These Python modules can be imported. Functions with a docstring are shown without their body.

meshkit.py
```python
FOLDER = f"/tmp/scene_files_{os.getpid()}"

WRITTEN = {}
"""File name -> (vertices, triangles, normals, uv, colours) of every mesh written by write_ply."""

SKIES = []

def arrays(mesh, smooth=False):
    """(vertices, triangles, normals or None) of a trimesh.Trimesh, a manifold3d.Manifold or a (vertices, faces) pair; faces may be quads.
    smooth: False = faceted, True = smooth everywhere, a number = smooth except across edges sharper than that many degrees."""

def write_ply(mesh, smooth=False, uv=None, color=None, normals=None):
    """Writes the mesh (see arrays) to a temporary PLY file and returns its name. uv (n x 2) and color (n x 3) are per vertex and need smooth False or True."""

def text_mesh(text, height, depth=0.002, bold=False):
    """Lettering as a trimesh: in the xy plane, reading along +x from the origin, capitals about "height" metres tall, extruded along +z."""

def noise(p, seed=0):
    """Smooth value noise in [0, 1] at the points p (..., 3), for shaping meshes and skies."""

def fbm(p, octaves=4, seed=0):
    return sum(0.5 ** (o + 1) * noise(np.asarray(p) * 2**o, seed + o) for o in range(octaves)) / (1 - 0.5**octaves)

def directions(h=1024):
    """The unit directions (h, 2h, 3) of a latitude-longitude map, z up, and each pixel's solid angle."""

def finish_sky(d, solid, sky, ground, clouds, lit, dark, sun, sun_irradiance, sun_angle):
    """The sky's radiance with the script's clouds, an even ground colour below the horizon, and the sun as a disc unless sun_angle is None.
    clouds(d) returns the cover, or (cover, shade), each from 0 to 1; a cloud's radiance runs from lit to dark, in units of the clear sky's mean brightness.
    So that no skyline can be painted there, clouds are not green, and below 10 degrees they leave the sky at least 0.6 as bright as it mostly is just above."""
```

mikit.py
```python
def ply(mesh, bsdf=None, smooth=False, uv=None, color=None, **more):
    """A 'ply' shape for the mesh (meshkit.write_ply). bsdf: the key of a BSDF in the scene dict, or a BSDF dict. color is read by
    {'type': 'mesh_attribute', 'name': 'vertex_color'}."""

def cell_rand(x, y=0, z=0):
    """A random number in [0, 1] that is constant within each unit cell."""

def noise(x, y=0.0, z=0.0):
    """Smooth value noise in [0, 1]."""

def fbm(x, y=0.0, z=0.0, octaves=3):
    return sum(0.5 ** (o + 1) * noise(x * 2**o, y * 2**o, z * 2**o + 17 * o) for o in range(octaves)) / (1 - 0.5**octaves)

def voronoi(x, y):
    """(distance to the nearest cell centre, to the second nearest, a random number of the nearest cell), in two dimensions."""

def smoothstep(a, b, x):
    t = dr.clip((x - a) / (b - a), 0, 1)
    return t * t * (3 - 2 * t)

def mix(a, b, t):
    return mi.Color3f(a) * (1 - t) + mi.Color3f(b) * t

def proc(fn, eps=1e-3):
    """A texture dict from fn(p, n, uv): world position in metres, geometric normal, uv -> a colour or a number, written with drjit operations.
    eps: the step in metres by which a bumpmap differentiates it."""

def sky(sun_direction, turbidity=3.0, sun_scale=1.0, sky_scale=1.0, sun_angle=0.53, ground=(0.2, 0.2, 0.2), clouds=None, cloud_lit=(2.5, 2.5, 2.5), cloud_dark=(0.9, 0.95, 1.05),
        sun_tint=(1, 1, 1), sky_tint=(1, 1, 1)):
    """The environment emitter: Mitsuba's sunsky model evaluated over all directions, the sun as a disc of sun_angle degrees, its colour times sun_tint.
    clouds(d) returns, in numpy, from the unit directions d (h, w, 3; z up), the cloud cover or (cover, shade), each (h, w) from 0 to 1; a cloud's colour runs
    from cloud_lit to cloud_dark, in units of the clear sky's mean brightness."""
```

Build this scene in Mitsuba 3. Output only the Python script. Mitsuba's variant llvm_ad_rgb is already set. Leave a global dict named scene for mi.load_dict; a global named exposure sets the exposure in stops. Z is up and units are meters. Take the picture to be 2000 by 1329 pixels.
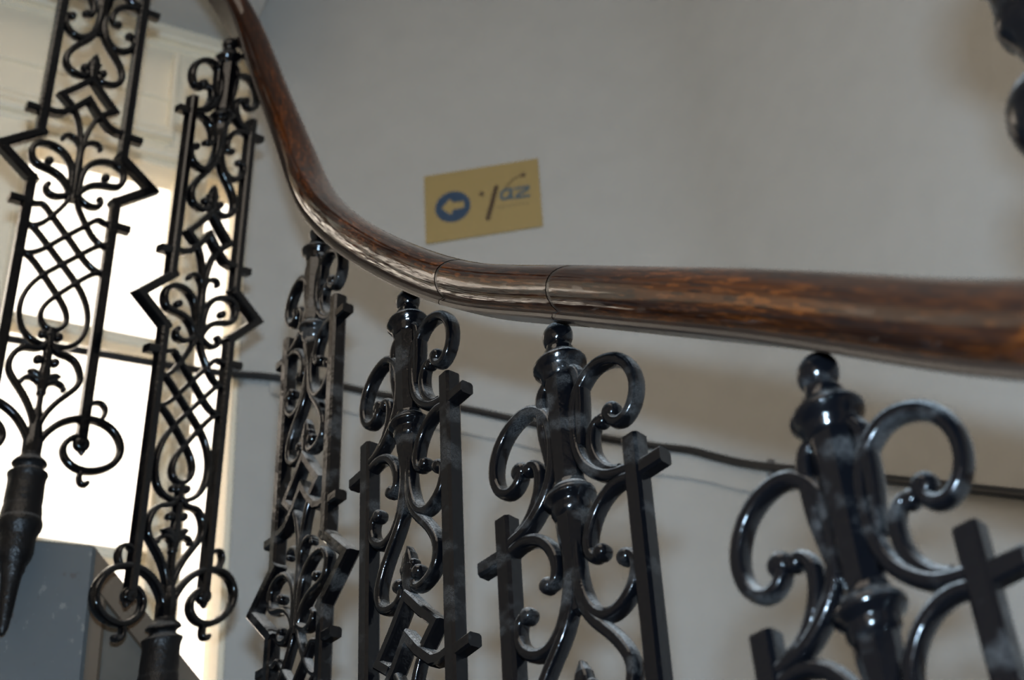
import math, random
import numpy as np, trimesh, mitsuba as mi, drjit as dr, mikit, meshkit
from mikit import proc, noise, fbm, smoothstep, mix
from scipy.interpolate import CubicSpline

T4 = mi.ScalarTransform4f
scene, labels = {}, {}
Z0 = 1.5                                   # height of the lens above the floor of the stairwell

# ------------------------------------------------------------------ camera, light, exposure
exposure = 3.07
RIGHT = np.array([0.99818771, 0.03188138, -0.05103795])
DOWN = np.array([-0.0601772, 0.52883161, -0.84659071])
FWD = np.array([0.0, 0.84812776, 0.52979175])
EYE = np.array([0.0, 0.0, Z0])
scene['camera'] = {
    'type': 'thinlens', 'fov': math.degrees(2 * math.atan(1000 / 3000.0)), 'fov_axis': 'x',
    'aperture_radius': 0.0034, 'focus_distance': 1.30, 'near_clip': 0.02, 'far_clip': 200.0,
    'to_world': T4().look_at(origin=EYE.tolist(), target=(EYE + FWD).tolist(), up=(-DOWN).tolist())}

SKY = 2.6
scene['sky'] = mikit.sky((0.3, 0.5, 0.8), turbidity=6, sun_scale=0.0, sky_scale=1.0, ground=(0.35, 0.33, 0.3),
                         clouds=lambda d: np.ones(d.shape[:2]) * 1.0, cloud_lit=(SKY, SKY * 0.87, SKY * 0.72), cloud_dark=(SKY, SKY * 0.87, SKY * 0.72))
FLASH = (56.0, 76.0, 97.0)                # pop-up flash above the lens


# ------------------------------------------------------------------ helpers
def key(name):
    if not any(k == name or k.startswith(name + '__') for k in scene):
        return name
    n = 1
    while any(k == f'{name}_{n:03d}' or k.startswith(f'{name}_{n:03d}__') for k in scene):
        n += 1
    return f'{name}_{n:03d}'


def tag(k, label=None, cat=None, group=None, kind=None):
    labels[k] = {a: b for a, b in (('label', label), ('category', cat), ('group', group), ('kind', kind)) if b}


def put(name, mesh, bsdf, smooth=30, parent=None, **more):
    k = key((parent + '__' if parent else '') + name)
    scene[k] = mikit.ply(mesh, bsdf, smooth=smooth, **more)
    return k


def struct(name, mesh, bsdf, smooth=30, label=None):
    k = put(name, mesh, bsdf, smooth)
    tag(k, label=label, kind='structure')
    return k


def box(x0, x1, y0, y1, z0, z1, bevel=0.0):
    """Box with chamfered long edges."""
    if bevel <= 0:
        m = trimesh.creation.box((x1 - x0, y1 - y0, z1 - z0))
    else:
        c = np.array([(sx, sy, sz) for sx in (-1, 1) for sy in (-1, 1) for sz in (-1, 1)], float)
        h = np.array([x1 - x0, y1 - y0, z1 - z0]) / 2
        pts = [c * (h - np.array([bevel * (a != i) for a in range(3)])) for i in range(3)]
        m = trimesh.convex.convex_hull(np.vstack(pts))
    m.apply_translation(((x0 + x1) / 2, (y0 + y1) / 2, (z0 + z1) / 2))
    return m


def frame(o, yaw):
    """Local (along, depth away from the well, z) -> world."""
    c, s = math.cos(yaw), math.sin(yaw)
    M = np.eye(4)
    M[:3, 0] = (c, s, 0); M[:3, 1] = (-s, c, 0); M[:3, 3] = (o[0], o[1], Z0)
    return M


def cat(ms):
    return trimesh.util.concatenate(ms)


def grid_solid(rings, closed=True):
    """Skin over rings (n, m, 3), capped at both ends."""
    n, m = rings.shape[:2]
    v = rings.reshape(-1, 3)
    i = np.arange(n - 1)[:, None] * m; j = np.arange(m)[None]; k = (j + 1) % m
    f = np.concatenate([np.stack([i + j, i + k, i + m + k], -1).reshape(-1, 3), np.stack([i + j, i + m + k, i + m + j], -1).reshape(-1, 3)])
    if closed:
        v = np.vstack([v, rings[0].mean(0), rings[-1].mean(0)])
        a = np.arange(m); b = (a + 1) % m
        f = np.vstack([f, np.stack([b, a, np.full(m, n * m)], 1), np.stack([(n - 1) * m + a, (n - 1) * m + b, np.full(m, n * m + 1)], 1)])
    t = trimesh.Trimesh(v, f, process=False)
    if t.volume < 0:
        t.invert()
    return t


# ------------------------------------------------------------------ materials
def plaster_col(p, n, uv):
    a = fbm(p.x * 2.1 + 3, p.y * 2.1, p.z * 2.1, 3)
    b = fbm(p.x * 19, p.y * 19, p.z * 19 + 5, 2)
    c = mix((0.385, 0.382, 0.366), (0.425, 0.421, 0.404), a)
    return c * (0.97 + 0.06 * b)


def plaster_bump(p, n, uv):
    return fbm(p.x * 60, p.y * 60, p.z * 60, 3)


scene['plaster'] = {'type': 'twosided', 'b': {'type': 'bumpmap', 't': proc(plaster_bump), 'scale': 0.0006,
                    'i': {'type': 'principled', 'base_color': proc(plaster_col), 'roughness': 0.75, 'specular': 0.25}}}
scene['soffit_plaster'] = {'type': 'twosided', 'b': {'type': 'diffuse', 'reflectance': {'type': 'rgb', 'value': (0.42, 0.415, 0.40)}}}
scene['back_plaster'] = {'type': 'twosided', 'b': {'type': 'diffuse', 'reflectance': {'type': 'rgb', 'value': (0.60, 0.57, 0.52)}}}


def cream_col(p, n, uv):
    return mix((0.80, 0.73, 0.585), (0.85, 0.78, 0.63), fbm(p.x * 9, p.y * 9, p.z * 3, 2))


scene['cream_paint'] = {'type': 'twosided', 'b': {'type': 'principled', 'base_color': proc(cream_col), 'roughness': 0.45, 'specular': 0.4}}
scene['window_glass'] = {'type': 'thindielectric', 'int_ior': 1.5}


def iron_dust(p, n, uv, amount):
    """Settled dust: grainy patches caught on the ledges and in the rough casting skin."""
    g = smoothstep(0.30, 0.72, fbm(p.x * 1400, p.y * 1400, p.z * 1400, 2))
    b = fbm(p.x * 46 + 7, p.y * 46, p.z * 46, 4)
    ledge = smoothstep(0.15, 0.65, n.z) * smoothstep(0.30, 0.56, b)
    film = smoothstep(0.56, 0.74, b) * 0.10
    return dr.clip((ledge + film) * (0.25 + 0.75 * g) * amount, 0, 1)


def iron_col(amount):
    def fn(p, n, uv):
        return mix((0.0016, 0.0018, 0.0025), (0.30, 0.295, 0.285), iron_dust(p, n, uv, amount))
    return fn


def iron_rough(amount):
    def fn(p, n, uv):
        return 0.085 + 0.06 * fbm(p.x * 140, p.y * 140, p.z * 140, 2) + 0.5 * iron_dust(p, n, uv, amount)
    return fn


def iron_bump(p, n, uv):
    return 0.75 * fbm(p.x * 210, p.y * 210, p.z * 210, 2) + 0.25 * fbm(p.x * 700, p.y * 700, p.z * 700, 2)


def iron(amount, relief=0.00028):
    return {'type': 'bumpmap', 't': proc(iron_bump, eps=2e-4), 'scale': relief,
            'i': {'type': 'principled', 'base_color': proc(iron_col(amount)), 'roughness': proc(iron_rough(amount)), 'specular': 0.36}}


scene['black_iron'] = iron(1.0)
scene['dusty_iron'] = iron(1.5)
scene['clean_iron'] = iron(0.2)
scene['rough_iron'] = {'type': 'bumpmap', 't': proc(iron_bump, eps=2e-4), 'scale': 0.0012,
                       'i': {'type': 'principled', 'base_color': proc(iron_col(0.35)), 'roughness': 0.42, 'specular': 0.3}}


def wood_col(p, n, uv):
    u, v = uv.x, uv.y
    w = 0.012 * fbm(u * 6, v * 40, 2.0, 2)
    fine = fbm(u * 16, (v + w) * 900, 1.0, 3)
    wide = fbm(u * 5 + 9, (v + w) * 150, 4.0, 3)
    fleck = smoothstep(0.60, 0.72, fbm(u * 45, v * 480, 7.0, 2))
    worn = smoothstep(0.40, 0.66, fbm(u * 7 + 3, v * 55, 12.0, 3))
    fl2 = smoothstep(0.56, 0.74, fbm(u * 70, v * 620, 21.0, 2))
    c = mix((0.009, 0.0027, 0.0010), (0.080, 0.0205, 0.0034), fine * 0.60 + wide * 0.60 - 0.12)
    c = mix(c, (0.20, 0.055, 0.008), fl2 * 0.42)
    c = mix(c, (0.009, 0.004, 0.003), fleck * 0.75)
    c = mix((0.010, 0.005, 0.004), c, 0.30 + 0.70 * worn)
    return c


def wood_rough(p, n, uv):
    return 0.055 + 0.10 * smoothstep(0.50, 0.7, fbm(uv.x * 30, uv.y * 260, 3.0, 3))


def wood_bump(p, n, uv):
    return fbm(uv.x * 40, uv.y * 700, 0.0, 3)


scene['varnished_wood'] = {'type': 'bumpmap', 't': proc(wood_bump, eps=3e-4), 'scale': 0.00006,
                           'i': {'type': 'principled', 'base_color': proc(wood_col), 'roughness': proc(wood_rough), 'specular': 0.34}}
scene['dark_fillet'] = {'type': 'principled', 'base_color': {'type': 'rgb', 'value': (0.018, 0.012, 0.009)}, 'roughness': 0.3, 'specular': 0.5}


def stone_col(p, n, uv):
    a = fbm(p.x * 9, p.y * 9, p.z * 6, 3)
    sp = smoothstep(0.70, 0.78, fbm(p.x * 150, p.y * 150, p.z * 70 + 3, 3))
    dk = smoothstep(0.72, 0.82, fbm(p.x * 120 + 5, p.y * 120, p.z * 60, 3))
    c = mix((0.062, 0.074, 0.084), (0.092, 0.098, 0.098), a)
    c = mix(c, (0.20, 0.195, 0.18), sp * 0.45)
    return mix(c, (0.06, 0.045, 0.04), dk * 0.6)


scene['grey_stone_paint'] = {'type': 'twosided', 'b': {'type': 'bumpmap', 't': proc(plaster_bump), 'scale': 0.0008,
                             'i': {'type': 'principled', 'base_color': proc(stone_col), 'roughness': 0.6, 'specular': 0.3}}}


def string_col(p, n, uv):
    a = fbm(p.x * 22, p.y * 22, p.z * 22, 3)
    return mix((0.050, 0.047, 0.040), (0.095, 0.086, 0.072), a)


scene['old_stone'] = {'type': 'twosided', 'b': {'type': 'principled', 'base_color': proc(string_col), 'roughness': 0.7, 'specular': 0.3}}
scene['brown_edge'] = {'type': 'twosided', 'b': {'type': 'principled', 'base_color': proc(lambda p, n, uv: mix((0.075, 0.055, 0.038), (0.110, 0.083, 0.058), fbm(p.x * 18, p.y * 18, p.z * 10, 2))), 'roughness': 0.6, 'specular': 0.3}}
for nm, c, r in (('sign_yellow', (0.300, 0.218, 0.082), 0.45), ('sign_blue', (0.006, 0.038, 0.090), 0.45), ('sign_brown', (0.030, 0.013, 0.004), 0.4), ('sign_letter_blue', (0.032, 0.072, 0.108), 0.45),
                 ('sign_faint', (0.20, 0.150, 0.065), 0.4), ('black_rubber', (0.010, 0.010, 0.011), 0.45), ('clip_grey', (0.10, 0.10, 0.10), 0.5)):
    scene[nm] = {'type': 'twosided', 'b': {'type': 'principled', 'base_color': {'type': 'rgb', 'value': c}, 'roughness': r, 'specular': 0.4}}

# ------------------------------------------------------------------ the setting: plan of the curved stairwell wall
def rad(a): return math.radians(a)


CL, CR, AR = np.array([-0.39880, 2.44525]), np.array([0.31582, 2.33206]), np.array([-0.49369, 2.40300])
FC = np.array([-0.51247, 2.43832])         # right end of the window plane, a little behind the wall face
WY = rad(28.0)
WU, WN = np.array([math.cos(WY), math.sin(WY)]), np.array([-math.sin(WY), math.cos(WY)])
RU = np.array([math.cos(rad(-58)), math.sin(rad(-58))])
RE = CR + RU * 3.2


def fillet(pts, r, n=8):
    out = [pts[0]]
    for i in range(1, len(pts) - 1):
        a, b, c = (np.asarray(q, float) for q in pts[i - 1:i + 2])
        ri = r[i - 1]
        p, q = b + (a - b) / np.linalg.norm(a - b) * ri, b + (c - b) / np.linalg.norm(c - b) * ri
        for t in np.linspace(0, 1, n):
            out.append((1 - t) ** 2 * p + 2 * t * (1 - t) * b + t * t * q)
    return np.array(out + [pts[-1]])


def wall_strip(path, z0, z1, thick):
    """Upright wall along a plan path; its body lies on the far side from the well."""
    d = np.gradient(path, axis=0); d /= np.linalg.norm(d, axis=1, keepdims=True)
    nn = np.stack([-d[:, 1], d[:, 0]], 1)
    q = path + nn * thick
    rings = np.stack([np.c_[path, np.full(len(path), z0)], np.c_[q, np.full(len(path), z0)], np.c_[q, np.full(len(path), z1)], np.c_[path, np.full(len(path), z1)]], 1)
    return grid_solid(rings)


FLOOR, CEIL = 0.0, Z0 + 3.1
front = fillet([AR - WU * 0.0095, CL, CR, RE], (0.04, 0.13), 11)
struct('wall_front', wall_strip(front, FLOOR, CEIL, 0.15), 'plaster', 25, 'pale plaster wall curving round behind the stairs')

# window wall with its deep recess: a from -1.6 to 0 along WU, face at depth 0, window plane at depth 0.04
WM = frame(AR, WY)
REC = 0.04
H0, H1 = -0.95, 2.2665                       # recess bottom and head, heights from the lens
wl = cat([box(-1.9, -1.22, 0, REC + 0.15, -Z0, CEIL - Z0), box(-1.22, 0.0, 0, REC + 0.15, H1, CEIL - Z0), box(-1.22, 0.0, 0, REC + 0.15, -Z0, H0)])
wl.apply_transform(WM)
struct('wall_left', wl, 'plaster', 25, 'plaster wall with the deep window recess')
sf = box(-1.9, -0.03, -0.20, REC + 0.15, H1, H1 + 0.35); sf.apply_transform(WM)
struct('trim_1', sf, 'soffit_plaster', False, 'grey soffit of the beam over the window')

BL = AR - WU * 1.9
room = np.array([RE, [2.3, -2.6], [-3.0, -2.6], [-3.0, BL[1]], BL])
struct('wall_right', wall_strip(np.array([RE, [2.3, -2.6]]), FLOOR, CEIL, 0.15), 'back_plaster', 25)
bw = cat([box(-3.1, -2.5, -2.75, -2.6, FLOOR, CEIL), box(-0.3, 2.5, -2.75, -2.6, FLOOR, CEIL), box(-2.5, -0.3, -2.75, -2.6, FLOOR, 0.2), box(-2.5, -0.3, -2.75, -2.6, 2.1, CEIL)])
struct('wall_back', bw, 'back_plaster', False)
struct('wall_side', cat([box(-3.15, -3.0, -2.6, BL[1] + 0.1, FLOOR, CEIL), box(-3.1, BL[0], BL[1] - 0.02, BL[1] + 0.13, FLOOR, CEIL)]), 'back_plaster', False)
struct('floor', box(-3.2, 2.6, -2.8, 3.2, -0.1, FLOOR), 'old_stone', False)
SX0, SX1, SY0, SY1 = -2.1, 0.95, -2.2, 0.4     # unseen skylight, added over the well to light the walls
struct('ceiling', cat([box(-3.2, 2.6, -2.8, SY0, CEIL, CEIL + 0.1), box(-3.2, 2.6, SY1, 3.2, CEIL, CEIL + 0.1), box(-3.2, SX0, SY0, SY1, CEIL, CEIL + 0.1), box(SX1, 2.6, SY0, SY1, CEIL, CEIL + 0.1)]), 'back_plaster', False)
struct('added_window_3', cat([box(x, x + 0.05, SY0, SY1, CEIL + 0.02, CEIL + 0.08) for x in np.linspace(SX0, SX1 - 0.05, 5)] + [box(SX0, SX1, y, y + 0.05, CEIL + 0.02, CEIL + 0.08) for y in (SY0, SY1 - 0.05)]), 'cream_paint', False, 'glazing bars of an unseen skylight added to light the stairwell')
sh = cat([box(-2.5, -0.3, -2.70, -2.64, 0.2, 0.26), box(-2.5, -0.3, -2.70, -2.64, 2.04, 2.1)] + [box(x, x + 0.06, -2.70, -2.64, 0.2, 2.1) for x in (-2.5, -1.43, -0.36)])  # unseen back window, added to let fill light into the stairwell
struct('added_window_2', sh, 'cream_paint', False, 'frame of an unseen window added behind the camera for fill light')

# ------------------------------------------------------------------ the window: its parts in the window plane (a along, b depth, z)
FM = frame(FC, WY)
win = 'window_1'


def wput(name, m, bsdf='cream_paint', parent=None, smooth=False):
    m = m.copy(); m.apply_transform(FM)
    return put(name, m, bsdf, smooth, parent or win)


k = wput('frame', cat([box(-0.0215, -0.0100, -0.043, 0.05, H0, 1.9113, 0.003), box(-0.5300, -0.4232, -0.02, 0.05, H0, 1.9113), box(-1.2000, -0.9680, -0.02, 0.05, H0, 1.9113),
                      box(-1.2000, -0.0100, -0.02, 0.05, 1.9066, 1.9299), box(-1.2000, -0.0100, 0.0, 0.05, H0, -0.8092)]))
labels[win] = {'label': 'tall window in the recess, its panes blown out white', 'kind': 'structure'}
wput('mullion', cat([box(-0.1469, -0.0884, -0.03, 0.04, H0, 1.9113, 0.005), box(-0.1302, -0.1051, -0.042, -0.02, H0, 1.9113, 0.005)]))
wput('added_side_panel', box(-1.2000, -0.5200, -0.01, 0.03, H0, 1.3050))  # unseen panel added to keep the handrail highlight narrow
wput('transom', box(-0.4260, -0.1451, -0.012, 0.03, 1.4965, 1.5197, 0.004))
wput('bottom_rail', box(-0.4260, -0.1451, -0.012, 0.03, 1.0789, 1.0993, 0.003))
for a0, a1, z0, z1 in ((-0.4241, -0.1469, 1.5160, 1.9085), (-0.4241, -0.1469, 1.0975, 1.4993), (-0.4241, -0.1469, -0.8185, 1.0817), (-0.0893, -0.0200, -0.8185, 1.9085), (-0.9700, -0.5280, 1.3000, 1.9085)):  # last pane: unseen casement added for the highlight on the handrail
    g = trimesh.Trimesh(np.array([(a0, 0.014, z0), (a1, 0.014, z0), (a1, 0.014, z1), (a0, 0.014, z1)]), [(0, 1, 2), (0, 2, 3)], process=False)
    wput('pane', g, 'window_glass')
# panelled timber head over the glass
wput('fascia', box(-1.2200, -0.0100, -0.01, 0.05, 1.9252, 2.2786))
wput('panel_moulding', cat([box(-1.2200, -0.0100, -0.028, 0, 2.2368, 2.2786, 0.004), box(-1.2200, -0.0100, -0.018, 0, 2.2173, 2.2238, 0.002)]))
wput('panel_moulding', cat([box(-1.2200, -0.1637, -0.034, 0, 1.9727, 1.9866, 0.003), box(-1.2200, -0.1711, -0.026, 0, 1.9959, 2.0089, 0.003)]))
wput('panel_moulding', cat([box(-0.1749, -0.1637, -0.034, 0, 1.9727, 2.1949, 0.003), box(-1.2200, -0.1637, -0.018, 0, 2.0796, 2.0871, 0.002)]))
wput('head_moulding', cat([box(-1.2200, -0.0100, -0.040, 0, 1.9215, 1.9382, 0.004), box(-1.2200, -0.0100, -0.026, 0, 1.9382, 1.9513, 0.004)]))
# side casing left of the glass, with its own moulded cap
wput('pilaster', cat([box(-0.5200, -0.4371, -0.035, 0, H0, 1.9345, 0.004), box(-0.5300, -0.4297, -0.055, 0, 1.9345, 1.9531, 0.005), box(-0.4976, -0.4855, -0.043, -0.03, 1.2091, 1.8787, 0.003)]))
wput('sill', box(-1.2200, -0.0100, -0.20, 0.02, -0.9022, -0.8650, 0.005))

# ------------------------------------------------------------------ stairs
RAIL = np.array([[-0.6979, 1.5704, 1.8474], [-0.5659, 1.6444, 1.8347], [-0.4629, 1.6934, 1.7673], [-0.392, 1.7168, 1.6436], [-0.3364, 1.7011, 1.4793], [-0.2787, 1.6518, 1.3038], [-0.2279, 1.5326, 1.1405],
                 [-0.1679, 1.387, 0.9839], [-0.0999, 1.2467, 0.844], [-0.0326, 1.1228, 0.7315], [0.0351, 1.0008, 0.6389], [0.1005, 0.8699, 0.5417], [0.1671, 0.7266, 0.4348], [0.2223, 0.5666, 0.3167], [0.2654, 0.3796, 0.2012], [0.2900, 0.1800, 0.0800], [0.3000, -0.0300, -0.0450]])
rcs = CubicSpline(np.arange(len(RAIL)), RAIL)
ST = np.array([1.5, 1.6, 1.7, 1.8, 2, 2.25, 2.5, 3, 3.5, 4, 4.5, 5, 5.5, 6, 8, 10, 12, 13.5])
SZ = np.array([.840, .827, .814, .802, .779, .751, .723, .653, .577, .521, .462, .397, .349, .310, .06, -.15, -.36, -.52])
szs = CubicSpline(ST, SZ)
tt = np.concatenate([np.linspace(1.58, 6, 46), np.linspace(6.2, 13.5, 40)])
P, D = rcs(tt)[:, :2], rcs(tt, 1)[:, :2]
N = np.stack([D[:, 1], -D[:, 0]], 1); N /= np.linalg.norm(N, axis=1, keepdims=True); N *= np.sign((N * P).sum(1))[:, None]
top = szs(tt)


def string_band(o0, o1, zt, zb):
    a, b = P + N * o0, P + N * o1
    return grid_solid(np.stack([np.c_[a, zb + Z0], np.c_[b, zb + Z0], np.c_[b, zt + Z0], np.c_[a, zt + Z0]], 1))


put('string_board', string_band(0.098, 0.135, top - 0.03, top - 0.46), 'old_stone', 30, 'staircase')
put('string_cap', string_band(0.088, 0.140, top, top - 0.046), 'brown_edge', 30, 'staircase')
tag('staircase', 'stone stair flight whose edge slopes down behind the iron balusters', kind='structure')
# newel block at the landing
BO, BY = np.array([-0.5337, 1.7486]), rad(22.3)
bm = frame(BO, BY)
blk = box(-0.60, 0.0, 0.0, 0.06, 0.15, 0.828, 0.005); blk.apply_transform(bm)
put('landing_edge', blk, 'grey_stone_paint', 30, 'staircase')
ret = box(-0.06, 0.020, 0.012, 0.14, 0.15, 0.812, 0.004); ret.apply_transform(bm)
put('landing_return', ret, 'brown_edge', 30, 'staircase')
lnd = box(-0.60, -0.02, 0.05, 0.50, 0.62, 0.80); lnd.apply_transform(bm)
put('landing_slab', lnd, 'old_stone', False, 'staircase')
# treads between the string and the wall
wallpath = fillet([AR - WU * 0.3, AR, CL, CR, CR + RU * 2.2], (0.02, 0.04, 0.05), 4)
wd = np.concatenate([[0], np.cumsum(np.linalg.norm(np.diff(wallpath, axis=0), axis=1))])
wp = lambda s: np.array([np.interp(s, wd, wallpath[:, 0]), np.interp(s, wd, wallpath[:, 1])])
edges = np.linspace(2.0, 13.0, 12)
for i in range(11):
    q0, q1 = rcs(edges[i])[:2], rcs(edges[i + 1])[:2]
    d0, d1 = rcs(edges[i], 1)[:2], rcs(edges[i + 1], 1)[:2]
    n0, n1 = (np.array([d[1], -d[0]]) / np.linalg.norm(d) for d in (d0, d1))
    n0, n1 = n0 * np.sign(n0 @ q0), n1 * np.sign(n1 @ q1)
    a, b = q0 + n0 * 0.138, q1 + n1 * 0.138
    s0, s1 = 0.25 + i * 0.23, 0.25 + (i + 1) * 0.23
    zt = float(szs(edges[i + 1])) - 0.03 + Z0
    poly = np.array([a, b, wp(s1), wp(s0)])
    lo, hi = np.c_[poly, np.full(4, zt - 0.12)], np.c_[poly, np.full(4, zt)]
    m = trimesh.convex.convex_hull(np.vstack([lo, hi]))
    put('step', m, 'old_stone', False, 'staircase')

# ------------------------------------------------------------------ handrail
half = np.array([(.29, 0), (.315, .03), (.315, .085), (.275, .115), (.255, .15), (.347, .22), (.414, .30), (.458, .38), (.4877, .47), (.5, .58), (.4856, .68), (.446, .77), (.383, .85), (.2935, .92), (.1856, .97)])
PROF = np.vstack([[(-.29, 0)], half, [(0, 1.0)], half[:0:-1] * [-1, 1]]) * np.array([0.05514, 0.04443])     # flat fillet below, rounded body above
SHARP = {0, 1, 2, 3, 5, 27, 29, 30}


def roll_at(u):
    # the wreath is turned as it winds up: most on the steep bend, none on the level flight
    t = np.clip((np.asarray(u, float) - 6.3) / 3.0, 0, 1)
    return rad(13) * (1 - t * t * (3 - 2 * t))

ruu = np.linspace(0, len(RAIL) - 1, 412)
RP, RT = rcs(ruu), rcs(ruu, 1)
RT /= np.linalg.norm(RT, axis=1, keepdims=True)
RS = np.cross(RT, [0, 0, 1.0]); RS /= np.linalg.norm(RS, axis=1, keepdims=True)
RUP = np.cross(RS, RT)
rc_, rs_ = np.cos(roll_at(ruu))[:, None], np.sin(roll_at(ruu))[:, None]
RP = RP + RUP * 0.0222
RS, RUP = RS * rc_ + RUP * rs_, RUP * rc_ - RS * rs_
RP = RP - RUP * 0.0222
RL = np.concatenate([[0], np.cumsum(np.linalg.norm(np.diff(RP, axis=0), axis=1))])


def rail_section(i0, i1, bead):
    per = np.concatenate([[0], np.cumsum(np.linalg.norm(np.diff(np.vstack([PROF, PROF[:1]]), axis=0), axis=1))])
    m = len(PROF)
    verts, uvs, faces = [], [], []
    idx = np.arange(i0, i1)
    strips, cur = [], [0]
    for j in range(1, m + 1):
        cur.append(j)
        if (j % m) in SHARP or j == m:
            strips.append(cur); cur = [j]
    base = 0
    for st in strips:
        pr = np.array([PROF[j % m] for j in st])
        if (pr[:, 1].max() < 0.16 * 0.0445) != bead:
            continue
        pts = RP[idx][:, None] + RS[idx][:, None] * pr[None, :, :1] + RUP[idx][:, None] * (pr[None, :, 1:] )
        n, w = pts.shape[:2]
        verts.append(pts.reshape(-1, 3)); uvs.append(np.stack([np.repeat(RL[idx], w), np.tile(per[st], n)], 1))
        i = np.arange(n - 1)[:, None] * w; jj = np.arange(w - 1)[None]
        a, b, c, d = (i + jj).ravel(), (i + jj + 1).ravel(), (i + w + jj + 1).ravel(), (i + w + jj).ravel()
        faces.append(np.vstack([np.stack([a, c, b], 1), np.stack([a, d, c], 1)]) + base); base += n * w
    for e, flip in () if bead else ((idx[0], 1), (idx[-1], 0)):
        pts = RP[e] + RS[e] * PROF[:, :1] + RUP[e] * PROF[:, 1:]
        verts.append(np.vstack([pts, pts.mean(0)])); uvs.append(np.c_[np.full(m + 1, RL[e]), np.r_[per[:-1], 0]])
        a = np.arange(m); b = (a + 1) % m
        fc = np.stack([a, b, np.full(m, m)], 1)
        faces.append((fc[:, ::-1] if flip else fc) + base); base += m + 1
    v, f, uv = np.vstack(verts) + [0, 0, Z0], np.vstack(faces), np.vstack(uvs)
    t = trimesh.Trimesh(v, f, process=False)
    return t, uv


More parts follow.
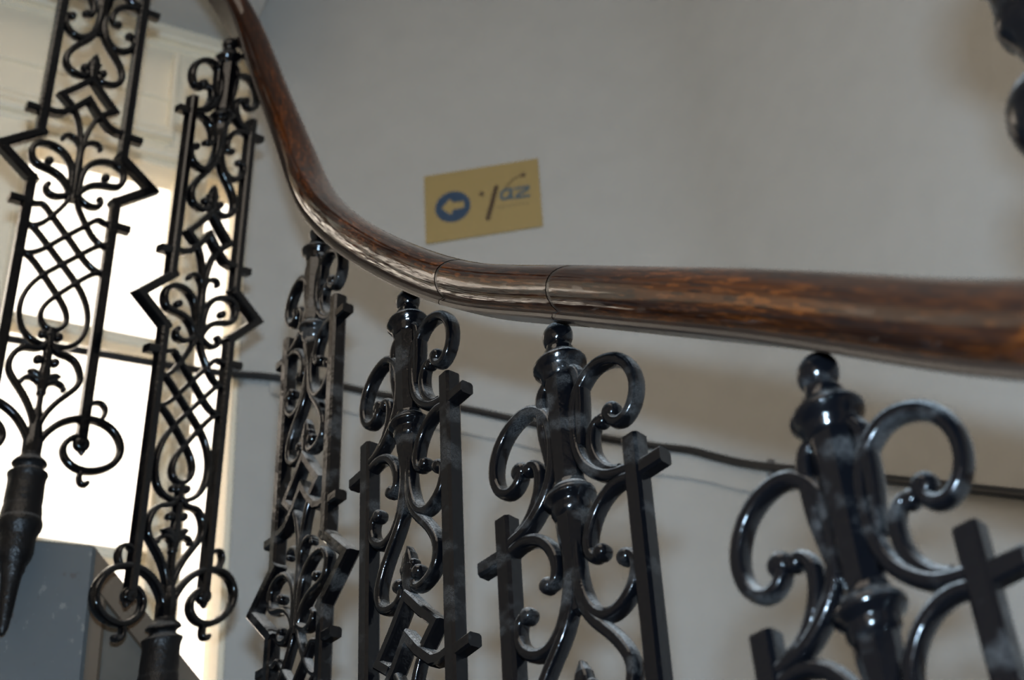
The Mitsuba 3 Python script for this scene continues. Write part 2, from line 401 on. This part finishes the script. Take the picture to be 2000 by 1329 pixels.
cuts = [0, 226, 262, 412]
for a, b in zip(cuts[:-1], cuts[1:]):
    m, uv = rail_section(a, b, False)
    put('rail_section', m, 'varnished_wood', True, 'handrail', uv=uv)
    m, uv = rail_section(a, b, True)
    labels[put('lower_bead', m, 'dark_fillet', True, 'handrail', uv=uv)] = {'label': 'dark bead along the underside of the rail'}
tag('handrail', 'dark varnished wooden handrail sweeping up in a curve over the iron balusters', 'handrail')
JOINTS = [225.5, 261.5]
for jx in JOINTS:
    i = np.array([jx - 0.35, jx + 0.35])
    pts = []
    for t in i:
        t = t / 411 * (len(RAIL) - 1)
        p, d = rcs(t), rcs(t, 1); d = d / np.linalg.norm(d)
        s = np.cross(d, [0, 0, 1.0]); s /= np.linalg.norm(s); u = np.cross(s, d); p = p + u * 0.0222
        cr_, sr_ = math.cos(roll_at(t)), math.sin(roll_at(t))
        s, u = s * cr_ + u * sr_, u * cr_ - s * sr_; p = p - u * 0.0222
        c = PROF - [0, 0.0222]
        pts.append(p + u * 0.0222 + s * (c[:, :1] * 0.985) + u * (c[:, 1:] * 0.985) + [0, 0, Z0])
    put('joint_filler', grid_solid(np.array(pts)), 'dark_fillet', 30, 'handrail')

# ------------------------------------------------------------------ cast-iron baluster, drawn in its own plane (mm: across, up), depth d
def smooth_path(pts, n=10):
    p = np.asarray(pts, float)
    if len(p) < 3:
        return np.linspace(p[0], p[-1], n)
    u = np.concatenate([[0], np.cumsum(np.sqrt(np.linalg.norm(np.diff(p, axis=0), axis=1)))])
    cs = CubicSpline(u, p)
    L = np.linalg.norm(np.diff(p, axis=0), axis=1).sum()
    return cs(np.linspace(0, u[-1], max(8, int(L / 3.0))))


_a = np.linspace(0, 2 * math.pi, 14, endpoint=False)
SEC = np.stack([np.sign(np.cos(_a)) * np.abs(np.cos(_a)) ** 0.72, np.sign(np.sin(_a)) * np.abs(np.sin(_a)) ** 0.72], 1)
SEC_SQ = np.array([(1, .70), (.68, 1), (-.68, 1), (-1, .70), (-1, -.70), (-.68, -1), (.68, -1), (1, -.70)])


def bar(path, w, d, taper=(1, 1), sec=SEC, off=0.0):
    """Sweep of an eight-sided section along a path in the plane; mitred, tapered towards its ends."""
    p = np.asarray(path, float); w, d = w * 1.19, d * 1.15
    e = np.diff(p, axis=0); e /= np.linalg.norm(e, axis=1, keepdims=True) + 1e-12
    t = np.vstack([e[:1], e[:-1] + e[1:], e[-1:]]); t /= np.linalg.norm(t, axis=1, keepdims=True) + 1e-12
    nrm = np.stack([-t[:, 1], t[:, 0]], 1)
    cosm = np.ones(len(p)); cosm[1:-1] = np.clip((t[1:-1] * e[:-1]).sum(1), 0.45, 1)
    s = np.linspace(0, 1, len(p))
    k = np.interp(s, [0, 0.3, 0.7, 1], [taper[0], 1, 1, taper[1]])
    rings = np.zeros((len(p), len(sec), 3))
    rings[:, :, 0] = p[:, :1] + nrm[:, :1] * sec[None, :, 0] * (w / 2 * k / cosm)[:, None]
    rings[:, :, 2] = p[:, 1:] + nrm[:, 1:] * sec[None, :, 0] * (w / 2 * k / cosm)[:, None]
    rings[:, :, 1] = sec[None, :, 1] * (d / 2 * (0.5 + 0.5 * k))[:, None] + off
    return grid_solid(rings / 1000)


def knob(x, z, r, d):
    """Rounded boss that ends a scroll."""
    m = trimesh.creation.icosphere(subdivisions=2, radius=1.0)
    v = m.vertices
    h = np.hypot(v[:, 0], v[:, 2]); sc = np.where(np.abs(v[:, 1]) > 0, (h ** 3 + np.abs(v[:, 1]) ** 3) ** (-1 / 3.0), 1)
    v = v * sc[:, None]
    m.vertices = np.stack([v[:, 0] * r, v[:, 1] * d / 2, v[:, 2] * r], 1) / 1000 + [x / 1000, 0, z / 1000]
    return m


def curl(pts, w, d, taper=(1, 1), ball=None):
    ms = [bar(smooth_path(pts), w, d, taper)]
    if ball:
        ms.append(knob(*ball))
    return cat(ms)


def mir(m):
    m = m.copy(); m.apply_transform(np.diag([-1, 1, 1, 1])); m.invert() if m.volume < 0 else None
    return m


def lathe(prof, n=8, rot=22.5):
    """Turned profile (up, radius) in mm with n sides."""
    pr = np.asarray(prof, float)[:, [1, 0]] / 1000
    m = trimesh.creation.revolve(pr, sections=n)
    m.apply_transform(trimesh.transformations.rotation_matrix(rad(rot), (0, 0, 1)))
    if m.volume < 0:
        m.invert()
    return m


PART = []                                   # (name, mesh, smooth)


def two(name, m, smooth=55):
    PART.append((name, m, smooth)); PART.append((name, mir(m), smooth))


W = 60.0
# column with ball, octagonal collars and tapering tail
ball = trimesh.creation.icosphere(subdivisions=3, radius=0.0119); ball.apply_translation((0, 0, 0.3892))
shaft = lathe([(372, 0), (372, 11), (354, 14.4), (349, 13.4), (262.5, 11.6), (255, 11.6), (235, 12.4), (225, 12.0), (212, 9.6), (200, 7.6), (188, 6.2), (165, 5.2), (160, 0)])
upper = lathe([(379, 0), (379, 7.5), (376.5, 7.8), (376, 11.6), (372, 12.2), (370.5, 13.0), (366, 19.2), (363.5, 20.8), (361, 20.6), (357.5, 17.4), (354, 15.4), (351, 14.8), (349, 13.0), (349, 0)], 24, 0)
lower = lathe([(263, 0), (263, 11.0), (261.5, 13.0), (258.5, 13.6), (257, 14.6), (253.5, 18.8), (250.5, 19.6), (248, 18.8), (245, 15.4), (243, 14.4), (240, 14.6), (237, 13.2), (235, 11.8), (235, 0)], 24, 0)
PART.append(('column', cat([ball, shaft, upper, lower, knob(0, 380, 8.5, 17)]), 38))
post_hi = bar(np.array([(W, 265.5), (W, 238), (W, 0), (W, -42)]), 11.6, 14.6, sec=SEC_SQ)
two('post', post_hi, 25)
post_lo = bar(np.array([(W, -110), (W, -154), (W, -450), (W, -484)]), 11.2, 13.6, sec=SEC_SQ)
two('lower_post', post_lo, 25)
two('bracket', bar(np.array([(53, -33), (W + .5, -39), (109, -76.5), (59, -116), (54, -121)]), 11.6, 14.2, sec=SEC_SQ), 25)
for t in (237.6, 0, -154):
    two('stub_bar', bar(np.array([(W - 4, t), (W + 24.5, t)]), 10.2, 12.2, sec=SEC_SQ), 25)
two('top_scroll', curl([(56, 243), (46, 245), (36, 249), (23, 260), (14, 275), (10, 296), (11.5, 317), (18, 331), (31, 340.5), (45, 339.5), (57, 332), (65.5, 318), (67, 303), (62, 290), (53, 284.5), (45, 288), (42, 296)], 8.2, 13.0, (1, .8), (43.5, 297.0, 7.2, 14)))
two('inner_curl', curl([(47, 247), (37, 253), (28, 266), (24.6, 280), (26.5, 291), (33, 296)], 7.4, 11.8, (1, .8), (35, 294, 5.4, 12.4)))
two('acanthus_leaf', curl([(15, 285), (16.5, 300), (18.2, 320), (18.4, 336), (16.4, 347), (11, 351.5), (7.5, 347)], 8.0, 12.6, (.6, .8)))
two('side_scroll', curl([(56, 236), (47, 238), (38, 237), (27, 231), (18.5, 220), (14.5, 207), (16.5, 196.5), (22, 194)], 8.0, 12.6, (1, .8), (24.5, 195.5, 6.0, 15)))
two('hook_scroll', curl([(5, 222), (4, 195), (7, 174), (15.5, 156), (28.5, 148), (42, 152), (51, 163), (52.5, 176), (46, 183)], 8.2, 13.0, (.8, .8), (44, 182, 6.2, 15)))
two('heart_curve', curl([(3, 190), (5.5, 168), (14, 151), (27, 135), (38, 118), (42, 104), (38.5, 90), (28, 82.5), (14, 82), (9, 90)], 8.0, 12.6, (.9, .9), (13.5, 97, 6.4, 15)))
spade = cat([bar(np.array([(0, 128), (0, 120), (0, 110), (0, 101), (0, 90), (0, 78)]), 14, 12, (.12, .6)), knob(0, 106, 9.2, 14), knob(-6.5, 109, 4, 11), knob(6.5, 109, 4, 11)])
PART.append(('spade_leaf', spade, 35))
PART.append(('tent_bar', bar(np.array([(-24, 24), (-39.5, 37), (-20, 57), (0, 80), (20, 57), (39.5, 37), (24, 24)]), 8.2, 13.2, sec=SEC_SQ), 30))
PART.append(('chevron_bar', bar(np.array([(-60, 3.5), (-46, 2.5), (-34, 6), (-16, 23), (0, 43), (16, 23), (34, 6), (46, 2.5), (60, 3.5)]), 8.2, 13.4, sec=SEC_SQ), 30))
two('stem_curve', curl([(25, 27), (13, 9), (5, -16), (1.5, -40), (0.5, -70)], 6.6, 11.4))
two('fleur_curl', curl([(1.5, -48), (5, -36), (14, -28), (24, -28.5), (28, -35)], 6.0, 11.0, (1, .6), (27, -35, 3.6, 11)))
PART.append(('centre_stem', bar(smooth_path([(0, -45), (0, -80), (0, -122), (0, -132)]), 9.5, 12.6, (.7, 1)), 35))
two('leaf_loop', curl([(4, -124), (6, -98), (11, -74), (26, -57), (45, -52), (60, -57), (66, -70), (60, -87), (43, -92), (22.5, -99), (9, -114), (5, -124)], 7.6, 12.4, (1, 1), (40.5, -79, 6.2, 14)))
two('leaf_curl', curl([(4, -122), (14, -129), (25, -133), (36, -129.5), (39.5, -120.5), (36, -116)], 7.0, 12.0, (1, .6), (36.5, -117, 4.2, 12)))
LW, LD = 6.0, 10.4
two('lattice_strand', curl([(5, -122), (8, -137), (17.5, -155), (34, -179), (46, -188), (56, -192)], LW, LD))
two('lattice_strand', curl([(56, -152), (46, -152.5), (39, -151), (28, -160.5), (11, -178.5), (-11, -201.5), (-33, -224), (-56, -234)], LW, LD))
two('lattice_strand', curl([(56, -188), (47, -190.5), (34, -201.5), (11, -224.5), (-11, -246.5), (-30.5, -269.5), (-42.5, -294.5), (-45.2, -320), (-38, -344.5), (-23.5, -357.5), (-6, -362)], LW, LD))
two('lattice_strand', curl([(56, -232), (46, -236), (33.5, -246.5), (10.5, -272), (-3.5, -288.5), (-14.5, -305.5), (-17, -322.5), (-10, -334), (0, -337.5)], LW, LD))
PART.append(('knot_boss', cat([knob(-10.5, -346, 6.2, 13), knob(10.5, -346, 6.2, 13), knob(0, -346, 8.0, 14), bar(np.array([(0, -336), (0, -362)]), 9, 12)]), 35))
two('lower_heart', curl([(4, -358), (17, -369.5), (32, -372.5), (43.5, -386), (46, -405), (36, -421.5), (20, -441), (7, -464.5), (3, -482)], 6.8, 11.8))
PART.append(('lower_boss', cat([knob(-11, -384, 6.2, 13), knob(11, -384, 6.2, 13), bar(np.array([(0, -366), (0, -392)]), 10, 12)]), 35))
fl = [bar(np.array([(0, -388), (0, -398), (0, -409), (0, -420), (0, -431)]), 13, 12.6, (.7, .6)), knob(0, -409, 7.5, 14), knob(0, -430, 6.2, 13), bar(np.array([(0, -430), (0, -447), (0, -478)]), 6, 11, (1, 1.4))]
for s in (-1, 1):
    fl += [bar(smooth_path([(s * 3, -412), (s * 12, -405), (s * 22, -402.5)]), 8.5, 11.5, (1, .15)), curl([(s * 2, -421), (s * 8, -414.5), (s * 16, -411.5), (s * 24, -414), (s * 28, -419.5)], 6, 11, (1, .6), (s * 27.5, -419, 3.6, 11))]
PART.append(('fleur', cat(fl), 35))
two('bottom_scroll', cat([curl([(5, -508), (9, -494), (20, -477), (34, -464), (53, -455), (72, -452.5), (92, -457), (107, -470), (113, -488), (106, -507), (90, -519.5), (71, -525), (54, -522), (42, -512), (38.5, -499), (44, -487.5), (53, -480)], 8.0, 12.8, (1, .8), (61, -489, 11.0, 15)),
                          bar(np.array([(62, -494), (63, -500), (64, -505)]), 8, 8, (1, .1))]))
two('scroll_eye', curl([(64, -434), (72, -427), (81, -427.5), (86, -435), (85, -444), (80, -453)], 5.2, 10.6))
two('scroll_tail', curl([(66, -524), (64, -533), (65.5, -541), (71, -544.5), (76, -541)], 5.6, 10.8, (1, .8), (75, -541, 3.6, 11)))
PART.append(('stem_base', lathe([(-452, 0), (-452, 5.0), (-470, 7.2), (-488, 10.5), (-500, 13.0), (-512, 12.6), (-522, 12.2), (-524, 0)], 10, 0), 35))
PART.append(('foot', lathe([(-516, 0), (-516, 12), (-521, 13.4), (-525, 18.5), (-529, 21.5), (-531, 21.5), (-533.5, 17.0), (-537, 15.4), (-540, 18.5), (-543.5, 24.6), (-546, 24.8), (-551, 23.0), (-557, 22.6), (-580, 23.4), (-586, 22.8), (-590, 24.0), (-603, 25.0), (-607, 26.8), (-612, 27.4),
                            (-618, 26.4), (-624, 23.0), (-632, 21.4), (-645, 21.6), (-653, 19.6), (-660, 16.2), (-664, 14.4), (-669, 14.6), (-673, 12.4), (-690, 10.6), (-720, 8.6), (-740, 6.4), (-748, 3.6), (-751, 0)], 20, 0), 40))

PLY = [(nm, mikit.ply(m, 'black_iron', smooth=s)) for nm, m, s in PART]
POSES = [  # x, y, z from the lens, yaw, tilt towards the well, rake, lean
    (-0.58192, 1.65426, 1.43293, 0.66018, 0.04351, 0.04755, 0.01617), (-0.41685, 1.73061, 1.24012, 1.01576, 0.05703, 0.29529, -0.0017), (-0.24051, 1.53066, 0.73749, -0.94087, -0.02474, -0.04621, 0.01048),
    (-0.10188, 1.24497, 0.44097, -0.82475, -0.00958, 0.16977, 0.0003), (0.03478, 0.99778, 0.23612, -0.67297, -0.00803, 0.19475, -0.00508), (0.17723, 0.72455, 0.03109, -0.67136, 0.0131, 0.16992, -0.02696)]
NAMES = ['leftmost black openwork iron baluster, foot hung before the grey landing block', 'black openwork iron baluster at the right edge of the bright window',
         'slender dusty iron baluster seen nearly edge-on below the steep bend of the handrail', 'black iron scroll baluster whose ball meets the handrail below the yellow sign',
         'glossy black iron scroll baluster under the middle of the level handrail, next nearest', 'nearest and largest glossy black iron scroll baluster, at the lower right']


def pose_matrix(ps):
    X, Y, Z, yaw, ph, k, l = ps
    d = np.array([math.cos(yaw), math.sin(yaw), 0]); u = np.array([math.sin(ph) * math.sin(yaw), -math.sin(ph) * math.cos(yaw), math.cos(ph)])
    M = np.eye(4)
    M[:3, 0] = d + k * u; M[:3, 2] = u + l * d + 0 * u; M[:3, 1] = np.cross(u, d); M[:3, 3] = (X, Y, Z + Z0)
    return M


for i, ps in enumerate(POSES):
    root = key('baluster')
    M = T4(pose_matrix(ps).tolist())
    cnt = {}
    for nm, d in PLY:
        c = cnt.get(nm, 0); cnt[nm] = c + 1
        e = dict(d); e['to_world'] = M
        if i == 2:
            e['bsdf'] = {'type': 'ref', 'id': 'dusty_iron'}
        elif i < 2:
            e['bsdf'] = {'type': 'ref', 'id': 'clean_iron'}
        if nm == 'foot':
            e['bsdf'] = {'type': 'ref', 'id': 'rough_iron'}
        scene[f'{root}__{nm}' + (f'_{c:03d}' if c else '')] = e
    tag(root, NAMES[i], 'baluster', 'cast-iron stair balusters')

# turned drop that ends the upper flight's newel, just inside the frame at the top right
DROP = np.array([0.2773, 0.5845, 2.0366])
drop = lathe([(520, 0), (520, 15), (120, 15), (108, 18), (98, 26), (86, 35), (70, 40), (54, 38), (46, 33), (36, 25), (28, 21.5), (20, 20.8), (14, 20.6), (10, 20.6), (6, 21.6), (0, 22.2), (-5, 21.0), (-9, 17.5), (-16, 14.5), (-26, 10.8), (-30, 10.2), (-33, 13), (-37, 18), (-43, 24), (-51, 28.2), (-60, 29.6), (-69, 28.0), (-78, 23.5), (-86, 16), (-91, 9.5), (-96, 8), (-101, 9.4), (-107, 6.5), (-110, 0)], 24, 0)
drop.apply_translation(DROP)
k = put('drop_finial', drop, 'black_iron', 40, 'newel_drop')
tag('newel_drop', 'glossy black turned iron drop cut off by the frame at the top right', 'finial')
put('upper_string', box(DROP[0] - 0.05, DROP[0] + 0.9, DROP[1] - 0.05, DROP[1] + 0.05, DROP[2] + 0.51, DROP[2] + 0.75), 'old_stone', False, 'staircase')

# ------------------------------------------------------------------ cable along the wall and the flat strip beneath it
def tube(path, r, n=8):
    p = np.asarray(path, float)
    t = np.gradient(p, axis=0); t /= np.linalg.norm(t, axis=1, keepdims=True)
    s = np.cross(t, [0, 0, 1.0]); s /= np.linalg.norm(s, axis=1, keepdims=True); u = np.cross(s, t)
    a = np.linspace(0, 2 * math.pi, n, endpoint=False)
    return grid_solid(p[:, None] + r * (s[:, None] * np.cos(a)[None, :, None] + u[:, None] * np.sin(a)[None, :, None]))


CAB = np.array([(-1.023, 2.167, 1.434), (-0.8731, 2.2465, 1.4370), (-0.7589, 2.3073, 1.4410), (-0.6507, 2.3647, 1.4440), (-0.53, 2.385, 1.4500), (-0.4477, 2.4200, 1.4590), (-0.3834, 2.4428, 1.4560), (-0.3251, 2.4336, 1.4392), (-0.2579, 2.4229, 1.4121), (-0.1919, 2.4125, 1.3876), (-0.0992, 2.3978, 1.3559),
                (-0.0086, 2.3835, 1.3197), (0.0797, 2.3694, 1.2833), (0.1835, 2.353, 1.2441), (0.2429, 2.3436, 1.2231), (0.305, 2.325, 1.198), (0.3314, 2.3071, 1.1792), (0.3962, 2.2035, 1.107), (0.4554, 2.1087, 1.0455), (0.5196, 2.006, 0.978), (0.5819, 1.9063, 0.9125), (0.6459, 1.8039, 0.8446), (0.78, 1.589, 0.71)])
cu = np.concatenate([[0], np.cumsum(np.linalg.norm(np.diff(CAB, axis=0), axis=1))])
from scipy.interpolate import PchipInterpolator
wallface = np.vstack([AR - WU * np.linspace(1.3, 0.02, 40)[:, None], fillet([AR - WU * 0.0095, CL, CR, RE], (0.04, 0.13), 11)])
ff = np.concatenate([[0], np.cumsum(np.linalg.norm(np.diff(wallface, axis=0), axis=1))])
fine = np.linspace(0, ff[-1], 4000)
fine_xy = np.stack([np.interp(fine, ff, wallface[:, 0]), np.interp(fine, ff, wallface[:, 1])], 1)
fd = np.gradient(fine_xy, axis=0); fd /= np.linalg.norm(fd, axis=1, keepdims=True)
fin = np.stack([fd[:, 1], -fd[:, 0]], 1)       # towards the well


def on_wall(pts, off):
    # moves points onto the wall face, at the given distance in front of it
    j = ((pts[:, None, :2] - fine_xy[None]) ** 2).sum(-1).argmin(1)
    return np.c_[fine_xy[j] + fin[j] * off, pts[:, 2]]


cab = PchipInterpolator(cu, CAB)(np.linspace(0, cu[-1], 140))
cab_w = on_wall(cab, 0.009)
cab_w[:, :2] = np.stack([np.convolve(np.pad(cab_w[:, i], 2, 'edge'), np.ones(5) / 5, 'valid') for i in (0, 1)], 1)
k = put('cable', tube(cab_w + [0, 0, Z0], 0.0072), 'black_rubber', 60)
tag(k, 'thin black cable strung along the wall and across the window', 'cable')
# strip
bp = CAB[5:19, :]
drop = np.array([.030, .046, .048, .050, .050, .048, .047, .049, .051, .052, .052, .050, .048, .042])
sel = slice(0, 13)
bu = np.linspace(cu[5], cu[17], 60)
bpos = on_wall(PchipInterpolator(cu, CAB)(bu), 0.0); bdr = np.interp(bu, cu[5:19], drop)
nn = np.gradient(bpos[:, :2], axis=0); nn /= np.linalg.norm(nn, axis=1, keepdims=True); nn = np.stack([nn[:, 1], -nn[:, 0]], 1)
ins, outs = bpos[:, :2] + nn * 0.006, bpos[:, :2] - nn * 0.004
zt, zb = bpos[:, 2] - 0.004 + Z0, bpos[:, 2] - bdr + Z0
st = grid_solid(np.stack([np.c_[ins, zb], np.c_[outs, zb], np.c_[outs, zt], np.c_[ins, zt]], 1))
k = put('trim_strip', st, 'plaster', 30)
scene['trim_3'] = scene.pop(k); tag('trim_3', 'flat pale strip along the wall under the black cable', kind='structure')
cp = CAB[17] + [0, 0, Z0]
clip = box(-0.004, 0.004, -0.012, 0.004, -0.020, 0.010, 0.001)
clip.apply_transform(trimesh.transformations.rotation_matrix(rad(-58), (0, 0, 1))); clip.apply_translation(cp + [0.008, -0.012, -0.004])
k = put('cable_clip', clip, 'clip_grey', 30)
tag(k, 'small dark clip that holds the black cable at the end of the strip', 'clip')

# ------------------------------------------------------------------ yellow sign on the wall
SM = frame((-0.05, 2.39), rad(-9))          # a along the wall, b into the wall, z


def sput(name, m, bsdf, smooth=30):
    m = m.copy(); m.apply_transform(SM)
    return put(name, m, bsdf, smooth, 'sign')


from shapely.geometry import Polygon, Point, LineString
from shapely import affinity


def flat(poly, b0, b1):
    m = trimesh.creation.extrude_polygon(poly, b1 - b0)
    m.apply_transform(np.array([[1, 0, 0, 0], [0, 0, -1, -b0], [0, 1, 0, 0], [0, 0, 0, 1]], float)) if False else None
    v = m.vertices; m.vertices = np.stack([v[:, 0], -(v[:, 2] + b0), v[:, 1]], 1)
    if m.volume < 0:
        m.invert()
    return m


sput('plate', box(-0.1055, 0.124, -0.003, 0.0, 1.7307, 1.8957, 0.0006), 'sign_yellow')
oc = (-0.0495, 1.8095)
arrow = Polygon([(-0.0695, 1.8100), (-0.0548, 1.8262), (-0.0520, 1.8178), (-0.0290, 1.8172), (-0.0290, 1.8050), (-0.0520, 1.8040), (-0.0540, 1.7935)]).buffer(0.0022)
disc = affinity.scale(Point(oc).buffer(0.0350, 40), 1.0, 1.05)
sput('arrow_disc', flat(disc.difference(arrow), 0.003, 0.0036), 'sign_blue', False)
sl = LineString([(0.0384, 1.8405), (0.0290, 1.8060), (0.0184, 1.7680)]).buffer(0.0045)
sput('slash_mark', flat(sl, 0.003, 0.0035), 'sign_brown', False)
for c in ((0.0087, 1.8294), (0.0925, 1.8598)):
    sput('dot_mark', flat(Point(c).buffer(0.0050), 0.003, 0.0035), 'sign_brown', False)
arc = LineString([(0.0545, 1.8290), (0.0590, 1.8380), (0.0665, 1.8480), (0.0766, 1.8555), (0.0900, 1.8600)]).buffer(0.0013)
sput('arc_mark', flat(arc, 0.003, 0.0034), 'sign_brown', False)
for ch, x0, hgt, wdt in (('a', 0.0455, 0.0255, 0.0245), ('z', 0.0765, 0.0255, 0.0245)):
    tm = meshkit.text_mesh(ch, 0.03) if False else None
la = LineString([(0.0660, 1.8300), (0.0540, 1.8300), (0.0475, 1.8240), (0.0468, 1.8125), (0.0510, 1.8085), (0.0585, 1.8090), (0.0655, 1.8180), (0.0680, 1.8300), (0.0650, 1.8085), (0.0690, 1.8080)]).buffer(0.0030)
lz = LineString([(0.0760, 1.8290), (0.1010, 1.8295), (0.0990, 1.8225), (0.0800, 1.8150), (0.0765, 1.8075), (0.1010, 1.8075)]).buffer(0.0030)
sput('letter', flat(la, 0.003, 0.0036), 'sign_letter_blue', False)
sput('letter', flat(lz, 0.003, 0.0036), 'sign_letter_blue', False)
sput('tagline', flat(Polygon([(0.034, 1.7935), (0.100, 1.7920), (0.100, 1.7890), (0.034, 1.7905)]), 0.003, 0.0033), 'sign_faint', False)
tag('sign', 'small yellow sign with blue arrow disc and blue letters on the pale wall', 'sign')

# ------------------------------------------------------------------ light sources outside the frame: the camera's flash
FP = EYE - DOWN * 0.097 + FWD * 0.02
fl_m = box(-0.026, 0.026, -0.013, 0.013, -0.004, 0.0)
q = np.array([(-0.024, -0.012, 0.001), (0.024, -0.012, 0.001), (0.024, 0.012, 0.001), (-0.024, 0.012, 0.001)])
B3 = np.eye(4); B3[:3, 0] = RIGHT; B3[:3, 1] = -DOWN; B3[:3, 2] = FWD; B3[:3, 3] = FP
if np.linalg.det(B3[:3, :3]) < 0:
    B3[:3, 0] *= -1
body = fl_m.copy(); body.apply_transform(B3)
qq = trimesh.Trimesh(q, [(0, 1, 2), (0, 2, 3)], process=False); qq.apply_transform(B3)
if qq.face_normals[0] @ FWD < 0:
    qq.invert()
scene['camera_flash__housing'] = mikit.ply(body, 'black_rubber', smooth=False)
scene['camera_flash__tube'] = mikit.ply(qq, 'black_rubber', smooth=False)
scene['camera_flash__tube']['emitter'] = {'type': 'area', 'radiance': {'type': 'rgb', 'value': [c * 10 for c in FLASH]}}
tag('camera_flash', 'pop-up flash above the lens', 'flash')
